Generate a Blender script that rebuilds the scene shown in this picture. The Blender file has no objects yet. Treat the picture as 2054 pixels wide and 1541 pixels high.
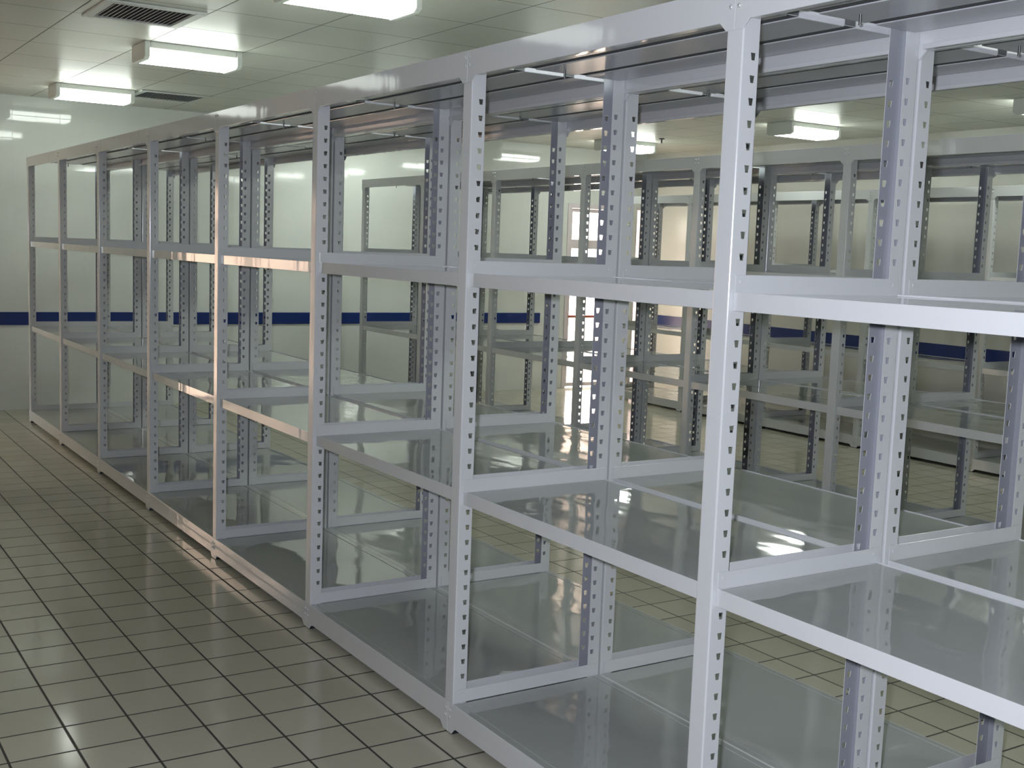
import bpy, bmesh, math, random
from mathutils import Vector, Matrix

random.seed(7)
SC = bpy.context.scene
COL = SC.collection

# ------------------------------------------------------------------ camera
W, H, FPX = 2054, 1541, 2353.7
yaw, pitch, roll = 2.5713, -0.1144, 0.0362
cy_, sy_ = math.cos(yaw), math.sin(yaw)
cp_, sp_ = math.cos(pitch), math.sin(pitch)
fwd = Vector((cy_ * cp_, sy_ * cp_, sp_))
right = Vector((sy_, -cy_, 0.0))
up = right.cross(fwd)
r2 = right * math.cos(roll) + up * math.sin(roll)
u2 = -right * math.sin(roll) + up * math.cos(roll)
cam_d = bpy.data.cameras.new('camera')
cam = bpy.data.objects.new('camera', cam_d)
COL.objects.link(cam)
M = Matrix((r2, u2, -fwd)).transposed().to_4x4()
CAM = Vector((2.0056, -1.8666, 1.5918))
M.translation = CAM
cam.matrix_world = M
cam_d.sensor_fit = 'HORIZONTAL'
cam_d.sensor_width = 36.0
cam_d.lens = FPX / W * 36.0
cam_d.clip_start = 0.02
cam_d.clip_end = 200
SC.camera = cam

# ------------------------------------------------------------------ exposure
SC.view_settings.view_transform = 'Standard'
SC.view_settings.look = 'None'
SC.view_settings.exposure = 0.0
SC.view_settings.gamma = 1.0
SC.view_settings.use_curve_mapping = False

# ------------------------------------------------------------------ daylight outside the doors
wd = bpy.data.worlds.new('world')
SC.world = wd
wd.use_nodes = True
bg = wd.node_tree.nodes['Background']
bg.inputs[0].default_value = (1.0, 0.90, 0.80, 1)
bg.inputs[1].default_value = 13.0

# the camera's own flash, just left of and above the lens
fl = bpy.data.lights.new('flash', 'SPOT')
fl.spot_size = math.radians(100)
fl.spot_blend = 0.75
fl.energy = 330
fl.color = (0.85, 0.87, 1.0)
fl.shadow_soft_size = 0.02
flo = bpy.data.objects.new('flash', fl)
COL.objects.link(flo)
flo.matrix_world = M.copy()
flo.location = CAM - r2 * 0.05 + u2 * 0.045 + fwd * 0.03

LAMP_POWER = 16.5        # over the nearest shelving and the right wall
LAMP_DIM = 3.6           # over the left aisle, turned down to keep floor and ceiling darker
LAMP_STRONG = 36.0       # over the middle row, turned up to brighten the back wall
LAMP_COLOR = (0.93, 1.0, 0.92, 1)

# ------------------------------------------------------------------ materials
def mat(name):
    m = bpy.data.materials.new(name)
    m.use_nodes = True
    nt = m.node_tree
    return m, nt, nt.nodes['Principled BSDF']

def N(nt, kind, **kw):
    n = nt.nodes.new(kind)
    for k, v in kw.items():
        if k.startswith('i_'):
            n.inputs[int(k[2:]) if k[2:].isdigit() else k[2:]].default_value = v
        else:
            setattr(n, k, v)
    return n

def simple(name, col, rough=0.4, metal=0.0, spec=0.5, bump=None, coat=0.0):
    m, nt, b = mat(name)
    b.inputs['Base Color'].default_value = (*col, 1)
    b.inputs['Roughness'].default_value = rough
    b.inputs['Metallic'].default_value = metal
    b.inputs['Specular IOR Level'].default_value = spec
    b.inputs['Coat Weight'].default_value = coat
    if bump:
        sx, sy, sz, strength, dist = bump
        tc = N(nt, 'ShaderNodeNewGeometry')
        mp = N(nt, 'ShaderNodeMapping')
        mp.inputs['Scale'].default_value = (sx, sy, sz)
        nz = N(nt, 'ShaderNodeTexNoise')
        nz.inputs['Scale'].default_value = 1.0
        nz.inputs['Detail'].default_value = 1.5
        bp = N(nt, 'ShaderNodeBump')
        bp.inputs['Strength'].default_value = strength
        bp.inputs['Distance'].default_value = dist
        nt.links.new(tc.outputs['Position'], mp.inputs['Vector'])
        nt.links.new(mp.outputs['Vector'], nz.inputs['Vector'])
        nt.links.new(nz.outputs['Fac'], bp.inputs['Height'])
        nt.links.new(bp.outputs['Normal'], b.inputs['Normal'])
    return m

STEEL = (0.60, 0.62, 0.625)
M_POST = simple('enamelled_steel', STEEL, 0.17, bump=(14, 14, 3, 0.2, 0.003))
M_BEAM = simple('enamelled_steel_beam', STEEL, 0.07, bump=(11, 9, 2, 0.3, 0.004))
M_DECK = simple('enamelled_steel_sheet', (0.41, 0.435, 0.42), 0.04, bump=(3.2, 5.5, 2, 0.33, 0.008))
M_DECK.node_tree.nodes['Principled BSDF'].inputs['IOR'].default_value = 1.8
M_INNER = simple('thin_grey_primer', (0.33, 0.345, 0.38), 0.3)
M_SEAM_SHADE = simple('seam_shade', (0.11, 0.115, 0.12), 0.7, spec=0.2)  # dark colour standing in for the shade inside open seams
M_PAN = simple('enamelled_steel_pan', (0.52, 0.53, 0.57), 0.22, bump=(3, 14, 2, 0.25, 0.003))
M_RUBBER = simple('black_rubber', (0.012, 0.012, 0.013), 0.6)
M_BOLT = simple('zinc_bolt', (0.55, 0.55, 0.54), 0.35, metal=0.8)
M_BLUE = simple('blue_trim', (0.006, 0.025, 0.145), 0.3)
M_WHITEPL = simple('white_plastic', (0.62, 0.64, 0.60), 0.45)
M_VENT = simple('vent_metal', (0.50, 0.51, 0.53), 0.5)
M_DARK = simple('duct_dark', (0.06, 0.06, 0.07), 0.8)
M_ALU = simple('door_frame', (0.66, 0.60, 0.62), 0.6)
M_RED = simple('red_push_bar', (0.55, 0.16, 0.10), 0.4)
M_BOX = simple('beige_box', (0.42, 0.42, 0.34), 0.5)
M_GROUND = simple('outside_paving', (0.74, 0.62, 0.54), 0.8)
M_GREYWALL = simple('plain_wall', (0.62, 0.63, 0.58), 0.5)

m, nt, b = mat('door_glass')
b.inputs['Base Color'].default_value = (1, 1, 1, 1)
b.inputs['Roughness'].default_value = 0.0
b.inputs['Transmission Weight'].default_value = 1.0
b.inputs['IOR'].default_value = 1.45
M_GLASS = m
# thin glass lets daylight in: mix with plain transparency
tr = N(nt, 'ShaderNodeBsdfTransparent')
mx = N(nt, 'ShaderNodeMixShader')
mx.inputs[0].default_value = 0.12
outn = nt.nodes['Material Output']
gl = N(nt, 'ShaderNodeBsdfGlossy')
gl.inputs['Roughness'].default_value = 0.02
nt.links.new(tr.outputs[0], mx.inputs[1])
nt.links.new(gl.outputs[0], mx.inputs[2])
nt.links.new(mx.outputs[0], outn.inputs['Surface'])

def lens_mat(power):
    m, nt, b = mat('lamp_lens')
    em = N(nt, 'ShaderNodeEmission')
    em.inputs[0].default_value = LAMP_COLOR
    em.inputs[1].default_value = power
    nt.links.new(em.outputs[0], nt.nodes['Material Output'].inputs['Surface'])
    return m


def tiled(name, axes, size, origin, grout_w, tile_col, grout_col, rough, var=0.05,
          tilt=0.0, spec=0.5, groove=0.4, wave=0.0):
    """square tiles on two world axes, procedural"""
    m, nt, b = mat(name)
    L = nt.links.new
    g = N(nt, 'ShaderNodeNewGeometry')
    sep = N(nt, 'ShaderNodeSeparateXYZ')
    L(g.outputs['Position'], sep.inputs[0])
    masks, cells = [], []
    for a, s, o in zip(axes, size, origin):
        sub = N(nt, 'ShaderNodeMath', operation='SUBTRACT')
        sub.inputs[1].default_value = o
        L(sep.outputs[a], sub.inputs[0])
        div = N(nt, 'ShaderNodeMath', operation='DIVIDE')
        div.inputs[1].default_value = s
        L(sub.outputs[0], div.inputs[0])
        fl_ = N(nt, 'ShaderNodeMath', operation='FLOOR')
        L(div.outputs[0], fl_.inputs[0])
        cells.append(fl_)
        fr = N(nt, 'ShaderNodeMath', operation='FRACT')
        L(div.outputs[0], fr.inputs[0])
        pp = N(nt, 'ShaderNodeMath', operation='PINGPONG')
        pp.inputs[1].default_value = 0.5
        L(fr.outputs[0], pp.inputs[0])
        mr = N(nt, 'ShaderNodeMapRange', interpolation_type='SMOOTHSTEP')
        hw = grout_w / 2 / s
        mr.inputs['From Min'].default_value = hw * 0.6
        mr.inputs['From Max'].default_value = hw * 1.4
        L(pp.outputs[0], mr.inputs['Value'])
        masks.append(mr)
    mul = N(nt, 'ShaderNodeMath', operation='MULTIPLY')
    L(masks[0].outputs[0], mul.inputs[0])
    L(masks[1].outputs[0], mul.inputs[1])
    cmb = N(nt, 'ShaderNodeCombineXYZ')
    L(cells[0].outputs[0], cmb.inputs[0])
    L(cells[1].outputs[0], cmb.inputs[1])
    wn = N(nt, 'ShaderNodeTexWhiteNoise', noise_dimensions='3D')
    L(cmb.outputs[0], wn.inputs['Vector'])
    # tile colour, slightly different tile by tile
    va = N(nt, 'ShaderNodeMapRange')
    va.inputs['To Min'].default_value = 1 - var
    va.inputs['To Max'].default_value = 1 + var
    L(wn.outputs['Value'], va.inputs['Value'])
    vm = N(nt, 'ShaderNodeVectorMath', operation='SCALE')
    vm.inputs[0].default_value = tile_col
    L(va.outputs[0], vm.inputs['Scale'])
    mixc = N(nt, 'ShaderNodeMix', data_type='RGBA')
    mixc.inputs['A'].default_value = (*grout_col, 1)
    L(mul.outputs[0], mixc.inputs['Factor'])
    L(vm.outputs[0], mixc.inputs['B'])
    L(mixc.outputs['Result'], b.inputs['Base Color'])
    rr = N(nt, 'ShaderNodeMapRange')
    rr.inputs['To Min'].default_value = 0.7
    rr.inputs['To Max'].default_value = rough
    L(mul.outputs[0], rr.inputs['Value'])
    L(rr.outputs[0], b.inputs['Roughness'])
    b.inputs['Specular IOR Level'].default_value = spec
    # each tile sits a hair out of plane
    nrm = g.outputs['Normal']
    if tilt:
        s1 = N(nt, 'ShaderNodeVectorMath', operation='SUBTRACT')
        s1.inputs[1].default_value = (0.5, 0.5, 0.5)
        L(wn.outputs['Color'], s1.inputs[0])
        s2 = N(nt, 'ShaderNodeVectorMath', operation='SCALE')
        s2.inputs['Scale'].default_value = tilt
        L(s1.outputs[0], s2.inputs[0])
        ad = N(nt, 'ShaderNodeVectorMath', operation='ADD')
        L(nrm, ad.inputs[0])
        L(s2.outputs[0], ad.inputs[1])
        nn = N(nt, 'ShaderNodeVectorMath', operation='NORMALIZE')
        L(ad.outputs[0], nn.inputs[0])
        nrm = nn.outputs[0]
    hgt = mul.outputs[0]
    if wave:
        nz = N(nt, 'ShaderNodeTexNoise')
        nz.inputs['Scale'].default_value = 6
        L(g.outputs['Position'], nz.inputs['Vector'])
        h2 = N(nt, 'ShaderNodeMath', operation='MULTIPLY_ADD')
        h2.inputs[1].default_value = wave
        L(nz.outputs['Fac'], h2.inputs[0])
        L(mul.outputs[0], h2.inputs[2])
        hgt = h2.outputs[0]
    bp = N(nt, 'ShaderNodeBump')
    bp.inputs['Strength'].default_value = groove
    bp.inputs['Distance'].default_value = 0.002
    L(hgt, bp.inputs['Height'])
    L(nrm, bp.inputs['Normal'])
    L(bp.outputs['Normal'], b.inputs['Normal'])
    return m


M_FLOOR = tiled('floor_tiles', (0, 1), (0.2, 0.2), (-0.03, -0.085), 0.008,
                (0.47, 0.455, 0.365), (0.045, 0.042, 0.036), 0.12, var=0.04, tilt=0.006, groove=0.5)
M_WALLX = tiled('wall_tiles_cross', (1, 2), (0.2, 0.2), (0.02, 0.0), 0.003,
                (0.66, 0.69, 0.65), (0.60, 0.625, 0.59), 0.05, var=0.012, tilt=0.004, groove=0.10, wave=0.15)
M_WALLY = tiled('wall_tiles_long', (0, 2), (0.2, 0.2), (-9.17, 0.0), 0.003,
                (0.68, 0.68, 0.62), (0.62, 0.62, 0.565), 0.24, var=0.012, tilt=0.004, groove=0.10, wave=0.15)
M_CEIL = tiled('ceiling_panels', (0, 1), (0.61, 0.585), (-4.755, 0.17), 0.007,
               (0.61, 0.615, 0.555), (0.14, 0.14, 0.12), 0.34, var=0.015, tilt=0.010, groove=0.5)

# ------------------------------------------------------------------ mesh helpers
class MB:
    def __init__(s):
        s.v, s.f, s.mi = [], [], []
    def face(s, pts, mi=0):
        i = len(s.v)
        s.v += [tuple(p) for p in pts]
        s.f.append(tuple(range(i, i + len(pts))))
        s.mi.append(mi)
    def box(s, x0, x1, y0, y1, z0, z1, mi=0):
        i = len(s.v)
        s.v += [(x, y, z) for x in (x0, x1) for y in (y0, y1) for z in (z0, z1)]
        for q in ((0, 1, 3, 2), (4, 6, 7, 5), (0, 4, 5, 1), (2, 3, 7, 6), (0, 2, 6, 4), (1, 5, 7, 3)):
            s.f.append(tuple(i + k for k in q))
            s.mi.append(mi)
    def prism_xz(s, poly, y0, y1, mi=0):
        """polygon in x,z extruded along y"""
        n = len(poly); i = len(s.v)
        s.v += [(x, y0, z) for x, z in poly] + [(x, y1, z) for x, z in poly]
        s.f.append(tuple(range(i, i + n))); s.mi.append(mi)
        s.f.append(tuple(range(i + 2 * n - 1, i + n - 1, -1))); s.mi.append(mi)
        for k in range(n):
            s.f.append((i + k, i + n + k, i + n + (k + 1) % n, i + (k + 1) % n)); s.mi.append(mi)
    def prism_yz(s, poly, x0, x1, mi=0):
        n = len(poly); i = len(s.v)
        s.v += [(x0, y, z) for y, z in poly] + [(x1, y, z) for y, z in poly]
        s.f.append(tuple(range(i, i + n))); s.mi.append(mi)
        s.f.append(tuple(range(i + 2 * n - 1, i + n - 1, -1))); s.mi.append(mi)
        for k in range(n):
            s.f.append((i + k, i + n + k, i + n + (k + 1) % n, i + (k + 1) % n)); s.mi.append(mi)
    def dome(s, c, r, h, axis, mi=0, n=8):
        """bolt head on a face; axis = outward unit vector along y or z"""
        ax = Vector(axis); a = ax.orthogonal().normalized(); bb = ax.cross(a)
        c = Vector(c)
        rings = [(r, 0), (r * 0.95, h * 0.6), (r * 0.55, h)]
        i = len(s.v)
        for rr, hh in rings:
            for k in range(n):
                t = 2 * math.pi * k / n
                s.v.append(tuple(c + ax * hh + a * rr * math.cos(t) + bb * rr * math.sin(t)))
        for q in range(2):
            for k in range(n):
                s.f.append((i + q * n + k, i + q * n + (k + 1) % n, i + (q + 1) * n + (k + 1) % n, i + (q + 1) * n + k))
                s.mi.append(mi)
        s.f.append(tuple(i + 2 * n + k for k in range(n))); s.mi.append(mi)
    def mesh(s, name, mats, bevel=0.0, mirror_y=None):
        me = bpy.data.meshes.new(name)
        v = s.v
        if mirror_y is not None:
            v = [(x, mirror_y - y, z) for x, y, z in v]
        me.from_pydata(v, [], s.f)
        for mm in (mats if isinstance(mats, (list, tuple)) else [mats]):
            me.materials.append(mm)
        me.polygons.foreach_set('material_index', s.mi)
        bm = bmesh.new(); bm.from_mesh(me)
        bmesh.ops.remove_doubles(bm, verts=bm.verts, dist=1e-6)
        bmesh.ops.recalc_face_normals(bm, faces=bm.faces)
        if bevel:
            ed = [e for e in bm.edges if len(e.link_faces) == 2 and e.calc_face_angle(0) > 0.5]
            bmesh.ops.bevel(bm, geom=ed, offset=bevel, segments=2, affect='EDGES', profile=0.5, clamp_overlap=True)
        bm.to_mesh(me); bm.free()
        return me

def link(name, me, parent=None, loc=(0, 0, 0)):
    o = bpy.data.objects.new(name, me)
    COL.objects.link(o)
    o.location = loc
    if parent:
        o.parent = parent
    return o

def tag(o, label=None, cat=None, group=None, kind=None):
    for k, v in (('label', label), ('category', cat), ('group', group), ('kind', kind)):
        if v:
            o[k] = v
    return o

def struct(name, me, loc=(0, 0, 0)):
    o = link(name, me, None, loc)
    o['kind'] = 'structure'
    return o

# ------------------------------------------------------------------ the room
XF, XB, YL, YR, ZC = -9.17, 4.6, -4.4, 7.1, 2.77

b_ = MB(); b_.box(XF - .12, XB + .12, YL - .12, YR + .12, -0.12, 0.0)
struct('floor', b_.mesh('floor', M_FLOOR))
b_ = MB(); b_.box(XF - .12, XB + .12, YL - .12, YR + .12, ZC, ZC + 0.1)
struct('ceiling', b_.mesh('ceiling', M_CEIL))

DOORS = [(5.98, 6.62, 2.14), (-2.85, -1.45, 2.14)]
SIDE = (6.98, 7.07, 2.14)      # narrow window added in the corner to make a bright strip
b_ = MB()
ys = [YL - .12, DOORS[1][0], DOORS[1][1], DOORS[0][0], DOORS[0][1], YR + .12]
b_.box(XF - .12, XF, ys[0], ys[1], 0, ZC)
b_.box(XF - .12, XF, ys[2], ys[3], 0, ZC)
b_.box(XF - .12, XF, ys[4], SIDE[0], 0, ZC)
b_.box(XF - .12, XF, SIDE[1], ys[5], 0, ZC)
for y0, y1, zt in DOORS + [SIDE]:
    b_.box(XF - .12, XF, y0, y1, zt, ZC)
struct('wall_back', b_.mesh('wall_back', M_WALLX))
b_ = MB(); b_.box(XF, XB, YR, YR + .12, 0, ZC)
struct('wall_right', b_.mesh('wall_right', M_WALLY))
b_ = MB(); b_.box(XF, XB, YL - .12, YL, 0, ZC)
struct('wall_left', b_.mesh('wall_left', M_WALLY))
b_ = MB(); b_.box(XB, XB + .12, YL - .12, YR + .12, 0, ZC)
struct('wall_front', b_.mesh('wall_front', M_WALLX))

# blue bumper rails let into the tiling
b_ = MB()
b_.box(XF, XF + .014, DOORS[1][1] + .25, 5.643, 0.762, 0.878)
struct('trim_1', b_.mesh('trim_1', M_BLUE, bevel=0.004))
b_ = MB()
b_.box(XF + .3, XB, YR - .014, YR, 0.762, 0.878)
struct('trim_2', b_.mesh('trim_2', M_BLUE, bevel=0.004))
b_ = MB()
b_.box(XF + .02, XB, YL, YL + .014, 0.762, 0.878)
struct('trim_3', b_.mesh('trim_3', M_BLUE, bevel=0.004))

# paving outside
b_ = MB(); b_.box(XF - 14, XF - .121, -14, 18, -0.10, -0.02)
struct('ground_outside', b_.mesh('ground_outside', M_GROUND))
b_ = MB(); b_.box(XF - 4.2, XF - 4.0, -9, 2.5, -0.02, 4.5)  # unseen wall, added to block sky and tint the left door's daylight
struct('sky_block_wall', b_.mesh('sky_block_wall', M_GROUND))

# glazed doors
def door(n, y0, y1, zt):
    fr = MB()
    t = 0.05
    fr.box(-.09, .012, y0, y0 + t, 0, zt)
    fr.box(-.09, .012, y1 - t, y1, 0, zt)
    fr.box(-.09, .012, y0 + t, y1 - t, zt - t, zt)
    o = struct('door_%d' % n, fr.mesh('door_frame', M_ALU, bevel=0.003), (XF, 0, 0))
    ym = (y0 + y1) / 2
    halves = ((y0 + t + .004, ym - .002), (ym + .002, y1 - t - .004)) if y1 - y0 > 1 else ((y0 + t + .004, y1 - t - .004),)
    for a, c in halves:
        lf = MB()
        s = 0.035
        lf.box(-.065, -.025, a, a + s, .012, zt - t - .004)
        lf.box(-.065, -.025, c - s, c, .012, zt - t - .004)
        lf.box(-.065, -.025, a + s, c - s, .012, .055)
        lf.box(-.065, -.025, a + s, c - s, zt - t - .044, zt - t - .004)
        lf.box(-.065, -.025, a + s, c - s, 1.625, 1.73)
        leaf = link('door_leaf', lf.mesh('door_leaf', M_ALU, bevel=0.003), o)
        g = MB()
        g.box(-.047, -.043, a + s, c - s, .055, 1.625)
        g.box(-.047, -.043, a + s, c - s, 1.73, zt - t - .044)
        link('glass_pane', g.mesh('glass_pane', M_GLASS), leaf)
        p = MB()
        p.box(-.012, .012, a + .01, c - .01, .82, .85)
        p.box(-.025, -.012, a + .02, a + .05, .823, .847)
        p.box(-.025, -.012, c - .05, c - .02, .823, .847)
        pb = link('push_bar', p.mesh('push_bar', M_RED, bevel=0.004), leaf)
        pb['label'] = 'red push bar'
    return o
for i, d in enumerate(DOORS):
    door(i + 1, *d)

b_ = MB()
y0, y1, zt = SIDE
b_.box(-.09, .006, y0, y0 + .012, 0, zt)
b_.box(-.09, .006, y1 - .012, y1, 0, zt)
b_.box(-.09, .006, y0 + .012, y1 - .012, zt - .03, zt)
b_.box(-.09, .006, y0 + .012, y1 - .012, 0, .04)
w1 = struct('added_window_1', b_.mesh('window_frame', M_ALU, bevel=0.002), (XF, 0, 0))
b_ = MB(); b_.box(-.047, -.043, y0 + .012, y1 - .012, .04, zt - .03)
link('glass_pane', b_.mesh('glass_pane', M_GLASS), w1)

# ------------------------------------------------------------------ shelving
PW, PD = 0.054, 0.050           # upright: web width, flange depth
D = 0.594                       # depth of one run
ZS = (0.104, 0.810, 1.510, 2.197)   # shelf levels
_cache = {}

def upright_mesh(rear):
    key = ('up', rear)
    if key in _cache:
        return _cache[key]
    b = MB()
    z0, z1, t, r = 0.012, 2.190, 0.002, 0.004
    # web with rounded outer corners
    prof = [(-PW + r, 0.0)]
    prof = []
    for k in range(4):
        a = math.pi / 2 * k / 3
        prof.append((-PW + r - r * math.cos(a), r - r * math.sin(a)))
    for k in range(4):
        a = math.pi / 2 * k / 3
        prof.append((-r + r * math.sin(a), r - r * math.cos(a)))
    inner = [(-t, r), (-t, t), (-PW + t, t), (-PW + t, r)]
    loop = prof + inner
    n = len(loop); i = len(b.v)
    b.v += [(x, y, z0) for x, y in loop] + [(x, y, z1) for x, y in loop]
    for k in range(n):
        if (k == 7) or (k == n - 1):
            continue        # the flanges carry on from here
        b.f.append((i + k, i + (k + 1) % n, i + n + (k + 1) % n, i + n + k)); b.mi.append(1 if k > 7 else 0)
    b.f.append(tuple(i + n + k for k in range(n))); b.mi.append(0)
    b.f.append(tuple(i + k for k in range(n - 1, -1, -1))); b.mi.append(0)
    # perforated flanges
    hz = [0.0425 + 0.05 * k for k in range(3, 41)]
    for xo, xi in ((0.0, -t), (-PW, -PW + t)):
        for x in (xo, xi):
            mi = 1 if x == xi else 0
            zprev = z0
            for c in hz:
                zb, zt = c - .0085, c + .0080
                b.face([(x, r, zprev), (x, PD, zprev), (x, PD, zb), (x, .0395, zb), (x, .029, zb), (x, r, zb)], mi)
                b.face([(x, r, zb), (x, .029, zb), (x, .026, zt), (x, r, zt)], mi)
                b.face([(x, .0395, zb), (x, PD, zb), (x, PD, zt), (x, .0415, zt)], mi)
                zprev = zt
                # re-enter the row above the hole as its own strip
                b.face([(x, r, zt), (x, .026, zt), (x, .0415, zt), (x, PD, zt), (x, PD, zt + .004), (x, r, zt + .004)], mi)
                zprev = zt + .004
            b.face([(x, r, zprev), (x, PD, zprev), (x, PD, z1), (x, r, z1)], mi)
        for c in hz:
            zb, zt = c - .0085, c + .0080
            ring = [(.029, zb), (.0395, zb), (.0415, zt), (.026, zt)]
            for k in range(4):
                (ya, za), (yb, zb2) = ring[k], ring[(k + 1) % 4]
                b.face([(xo, ya, za), (xo, yb, zb2), (xi, yb, zb2), (xi, ya, za)])
        b.face([(xo, PD, z0), (xi, PD, z0), (xi, PD, z1), (xo, PD, z1)])
        b.face([(xo, r, z1), (xo, PD, z1), (xi, PD, z1), (xi, r, z1)])
        b.face([(xo, r, z0), (xo, PD, z0), (xi, PD, z0), (xi, r, z0)])
    me = b.mesh('upright', [M_POST, M_INNER], mirror_y=(D if rear else None))
    _cache[key] = me
    return me

def foot_mesh(rear):
    key = ('foot', rear)
    if key not in _cache:
        b = MB()
        b.box(-PW - .002, .002, -.001, PD + .002, 0.0, 0.0118)
        _cache[key] = b.mesh('foot_pad', M_RUBBER, bevel=0.002, mirror_y=(D if rear else None))
    return _cache[key]

def outer_beam_mesh(L, level, rear, end, bolts):
    """top and base beams lie over the face of the uprights and meet on their centre line"""
    key = ('ob', round(L, 4), level, rear, end, bolts)
    if key in _cache:
        return _cache[key]
    b = MB()
    g = 0.0006
    xa = -.0285 + .001 + g if end != 'first' else -.056
    xb = L - .027 - g if end != 'last' else L + .002
    ya, yb = -.003, -.0005
    if level == 3:
        zo, zi, zg = 2.197, 2.120, 2.100
        bz = (2.152, 2.176)
    else:
        zo, zi, zg = 0.104, 0.025, 0.003
        bz = (0.056, 0.080)
    poly = [(xa, zo), (xa, zg), (0.001, zg), (0.021, zi), (L - .076, zi), (L - .055, zg), (xb, zg), (xb, zo)]
    b.prism_xz(poly, ya, yb)
    s = 1 if level == 3 else -1
    # folded rim on the outer edge, return lip on the inner edge
    rim = 0.024
    if level == 3:
        b.box(xa, xb, yb, rim, 2.1945, 2.197)
        b.box(.024, L - .079, yb, .020, 2.120, 2.122)
        b.box(.024, L - .079, .018, .020, 2.122, 2.132)
    else:
        b.box(.004, L - PW - .004, yb, rim, .1015, .104, 2)
        b.box(.004, L - PW - .004, rim - .002, rim, .094, .1015, 2)
        b.box(.024, L - .079, yb, .018, .025, .027)
    for z in (bz if bolts else ()):
        for x in (xa + .013 if end != 'first' else -.014, xb - .013 if end != 'last' else L - .040):
            b.dome((x, ya, z), .0058, .0045, (0, -1, 0), 1)
    me = b.mesh('front_beam', [M_BEAM, M_BOLT, M_DECK], bevel=0.0008, mirror_y=(D if rear else None))
    _cache[key] = me
    return me

def mid_beam_mesh(L, rear):
    key = ('mb', round(L, 4), rear)
    if key not in _cache:
        b = MB()
        x0, x1 = .0012, L - PW - .0012
        b.box(x0, x1, .015, .017, -.041, .002)
        b.box(x0, x1, .017, .034, -.041, -.039)
        b.box(x0, x0 + .002, .017, .036, -.039, .000)
        b.box(x1 - .002, x1, .017, .036, -.039, .000)
        _cache[key] = b.mesh('beam', M_BEAM, bevel=0.0008, mirror_y=(D if rear else None))
    return _cache[key]

def rail_mesh(L, far):
    """side rail across the depth, standing on the shelf against the upright flanges"""
    key = ('rail', round(L, 4), far)
    if key not in _cache:
        b = MB()
        x0 = .0012 if not far else L - PW - .0032
        b.box(x0, x0 + .002, .016, D - .016, -.002, .041)
        # riveted hook lugs
        for y in (.034, D - .034):
            b.box(x0 - (.0 if not far else .0012), x0 + (.0032 if not far else .002), y - .005, y + .005, .022, .030)
        _cache[key] = b.mesh('side_rail', M_POST, bevel=0.0007)
    return _cache[key]

def deck_mesh(L, level):
    key = ('deck', round(L, 4), level)
    if key in _cache:
        return _cache[key]
    b = MB()
    x0, x1 = .0045, L - PW - .0045
    if level == 3:
        y0, y1 = .0005, D - .0005
        b.box(x0, x1, y0, y1, -.006, -.003)
        ys = [y0 + .010, .208, .404, D - .010]
        for a, c in zip(ys[:-1], ys[1:]):        # three folded pans under the top sheet
            b.box(x0, x1, a + .020, c - .020, -.036, -.0055, 2)
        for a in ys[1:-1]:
            b.box(x0, x1, a - .0202, a + .0202, -.033, -.006, 3)  # dark strips put in as the shaded gaps between pans
        b.box(x0 + .058, x0 + .064, .297, .303, -.062, -.0335, 1)   # clip tab
    else:
        m = .0185 if level else .027
        b.box(x0, x1, m, D - m, -.030, -.001)
    me = b.mesh('shelf', [M_DECK, M_RUBBER, M_PAN, M_SEAM_SHADE], bevel=0.0015)
    _cache[key] = me
    return me

def clone(o, parent, dx):
    c = o.copy()
    COL.objects.link(c)
    c.parent = parent
    c.location = o.location + Vector((dx, 0, 0))
    return c

def run(x_first, n, L, y, label, bolts=True):
    """n bays on n + 1 shared pairs of uprights, running along +x"""
    root = bpy.data.objects.new('shelving_run', None)
    COL.objects.link(root)
    root.location = (x_first, y, 0)
    root.empty_display_size = 0.2
    tag(root, label, 'shelving')
    for k in range(n + 1):
        for rear in (False, True):
            u = link('upright', upright_mesh(rear), root, (k * L, 0, 0))
            f = link('foot_pad', foot_mesh(rear), u)
            f['label'] = 'black rubber foot'
    for k in range(n):
        end = 'first' if k == 0 else 'last' if k == n - 1 else 'mid'
        for lv, z in enumerate(ZS):
            s = link('shelf', deck_mesh(L, lv), root, (k * L, 0, z))
            if lv in (0, 3):
                for rear in (False, True):
                    link('rear_beam' if rear else 'front_beam', outer_beam_mesh(L, lv, rear, end, bolts and not rear), s, (0, 0, -z))
            else:
                for rear in (False, True):
                    link('rear_beam' if rear else 'front_beam', mid_beam_mesh(L, rear), s)
            if lv < 3:
                for far in (False, True):
                    link('side_rail', rail_mesh(L, far), s, (0, 0, .003 if lv == 0 else 0))
    return root

LA, LB, LC = 1.1938, 1.186, 1.152
run(-7 * LA, 8, LA, 0.0, 'long pale grey steel shelving run nearest the camera, facing the empty tiled aisle at left')
run(-7 * LA, 8, LA, 0.602, 'pale grey steel shelving run standing directly back to back behind the nearest run', bolts=False)
run(-2.33 - 5 * LB, 8, LB, 2.98, 'grey steel shelving run across the second aisle, front half of the middle double row')
run(-2.33 - 5 * LB, 8, LB, 2.98 + 0.602, 'grey steel shelving run forming the back half of the middle double row', bolts=False)
run(-5.93 - 2 * LC, 7, LC, 6.02, 'single grey steel shelving run standing before the right wall with the blue stripe')

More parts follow.
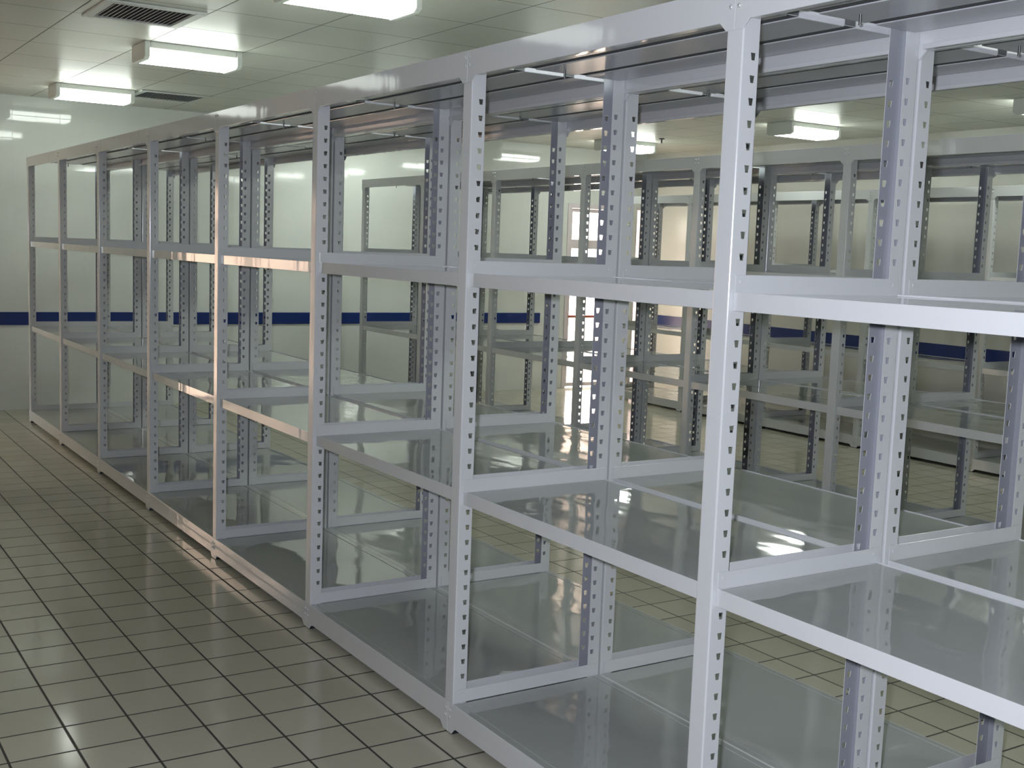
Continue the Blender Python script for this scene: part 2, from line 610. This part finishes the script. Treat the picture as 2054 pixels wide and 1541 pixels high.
# ------------------------------------------------------------------ ceiling lights
def lamp_mesh_set():
    b = MB()
    b.box(-.146, .146, -.272, .272, -.042, 0)                 # tray
    tray = b.mesh('lamp_tray', M_WHITEPL, bevel=0.006)
    b = MB()
    pr = [(-.143, -.0423), (-.143, -.088), (-.118, -.105), (.118, -.105), (.143, -.088), (.143, -.0423)]
    # prism in x,z along y
    n = len(pr)
    b.prism_xz(pr, -.272, .272)
    lens = {}
    for col_, pw in ((-1.55, LAMP_DIM), (0.44, LAMP_POWER), (3.18, LAMP_STRONG), (5.92, LAMP_POWER * 1.3)):
        lens[col_] = b.mesh('lens', lens_mat(pw), bevel=0.004)
    b = MB()
    cap = [(-.150, 0), (-.152, -.092), (-.122, -.110), (.122, -.110), (.152, -.092), (.150, 0)]
    b.prism_xz(cap, -.306, -.273)
    c1 = b.mesh('end_cap', M_WHITEPL, bevel=0.005)
    b = MB()
    b.prism_xz(cap, .273, .306)
    c2 = b.mesh('end_cap', M_WHITEPL, bevel=0.005)
    return tray, lens, c1, c2
LM = lamp_mesh_set()

def lamp(x, y, label):
    root = link('ceiling_light', LM[0], None, (x, y, ZC))
    tag(root, label, 'ceiling light', 'fluorescent ceiling lights')
    l = link('lens', LM[1][y], root)
    l['label'] = 'glowing lens'
    link('end_cap', LM[2], root)
    link('end_cap', LM[3], root)
    return root

LX = (-8.07, -5.52, -3.10, -0.70, 1.75, 4.1)
LABELS = {
    (0.44, 0): 'lit white fluorescent ceiling light farthest left, close to the back wall',
    (0.44, 1): 'lit white fluorescent ceiling light beside the slatted vent, second from the back wall',
    (0.44, 2): 'lit white fluorescent ceiling light cut by the top edge of the photo',
    (5.92, 0): 'small lit ceiling light by the back wall above the bright glass door',
    (5.92, 1): 'lit ceiling light seen under the nearest shelf tops, right of the tall near upright',
    (5.92, 2): 'lit ceiling light half hidden at the right edge of the photo',
}
for y in (-1.55, 0.44, 3.18, 5.92):
    for i, x in enumerate(LX[:3] if y < 0 else LX[:5]):
        lb = LABELS.get((y, i))
        if not lb:
            lb = {-1.55: 'fluorescent ceiling light over the left aisle, outside the photo',
                  0.44: 'fluorescent ceiling light over the nearest shelving, outside the photo',
                  3.18: 'fluorescent ceiling light over the middle row, hidden behind the near shelf tops',
                  5.92: 'fluorescent ceiling light over the right wall, outside the photo'}[y]
        lamp(x, y, lb)

# ------------------------------------------------------------------ ceiling vents
def vent(x, y, sx, sy, label):
    b = MB()
    f = .05
    X, Y = sx / 2, sy / 2
    b.box(-X - f, X + f, -Y - f, -Y, -.012, 0)
    b.box(-X - f, X + f, Y, Y + f, -.012, 0)
    b.box(-X - f, -X, -Y, Y, -.012, 0)
    b.box(X, X + f, -Y, Y, -.012, 0)
    root = link('ceiling_vent', b.mesh('vent_frame', M_WHITEPL, bevel=0.004), None, (x, y, ZC))
    tag(root, label, 'air vent', 'ceiling vents')
    d = MB(); d.box(-X, X, -Y, Y, -.003, -.001)
    link('duct_plate', d.mesh('duct_plate', M_DARK), root)
    n = 17
    for k in range(n):
        yy = -Y + (k + .5) * sy / n
        s = MB()
        s.prism_yz([(yy - .009, -.013), (yy - .007, -.014), (yy + .009, -.0045), (yy + .007, -.0035)], -X, X)
        link('slat', s.mesh('slat', M_VENT), root)
    return root
vent(-4.51, -.105, .44, .42, 'grey slatted air vent in the ceiling at the top left of the photo')
vent(-8.10, 1.07, .46, .49, 'grey air vent in the ceiling beside the light farthest left')

# ------------------------------------------------------------------ small fixtures
def lathe(b, prof, n=12, mi=0):
    i = len(b.v)
    for r, z in prof:
        for k in range(n):
            t = 2 * math.pi * k / n
            b.v.append((r * math.cos(t), r * math.sin(t), z))
    for q in range(len(prof) - 1):
        for k in range(n):
            b.f.append((i + q * n + k, i + q * n + (k + 1) % n, i + (q + 1) * n + (k + 1) % n, i + (q + 1) * n + k))
            b.mi.append(mi)
b_ = MB(); lathe(b_, [(.001, 0), (.03, 0), (.028, -.006), (.008, -.010), (.008, -.045), (.001, -.045)])
sp = link('sprinkler_head', b_.mesh('sprinkler_head', M_DARK), None, (-7.5, 5.94, ZC))
tag(sp, 'small dark sprinkler head under the ceiling near the light above the door', 'sprinkler')
b_ = MB(); lathe(b_, [(.001, -.045), (.020, -.046), (.020, -.050), (.001, -.051)])
link('deflector', b_.mesh('deflector', M_BOLT), sp)

b_ = MB(); b_.box(0, .05, -.05, .05, -.06, .06)
jb = link('junction_box', b_.mesh('junction_box', M_BOX, bevel=0.006), None, (XF, 6.98, 2.62))
tag(jb, 'small beige box high on the back wall in the far right corner', 'electrical box')
b_ = MB(); b_.box(.05, .056, -.042, .042, -.052, .052)
link('cover', b_.mesh('cover', M_BOX, bevel=0.002), jb)
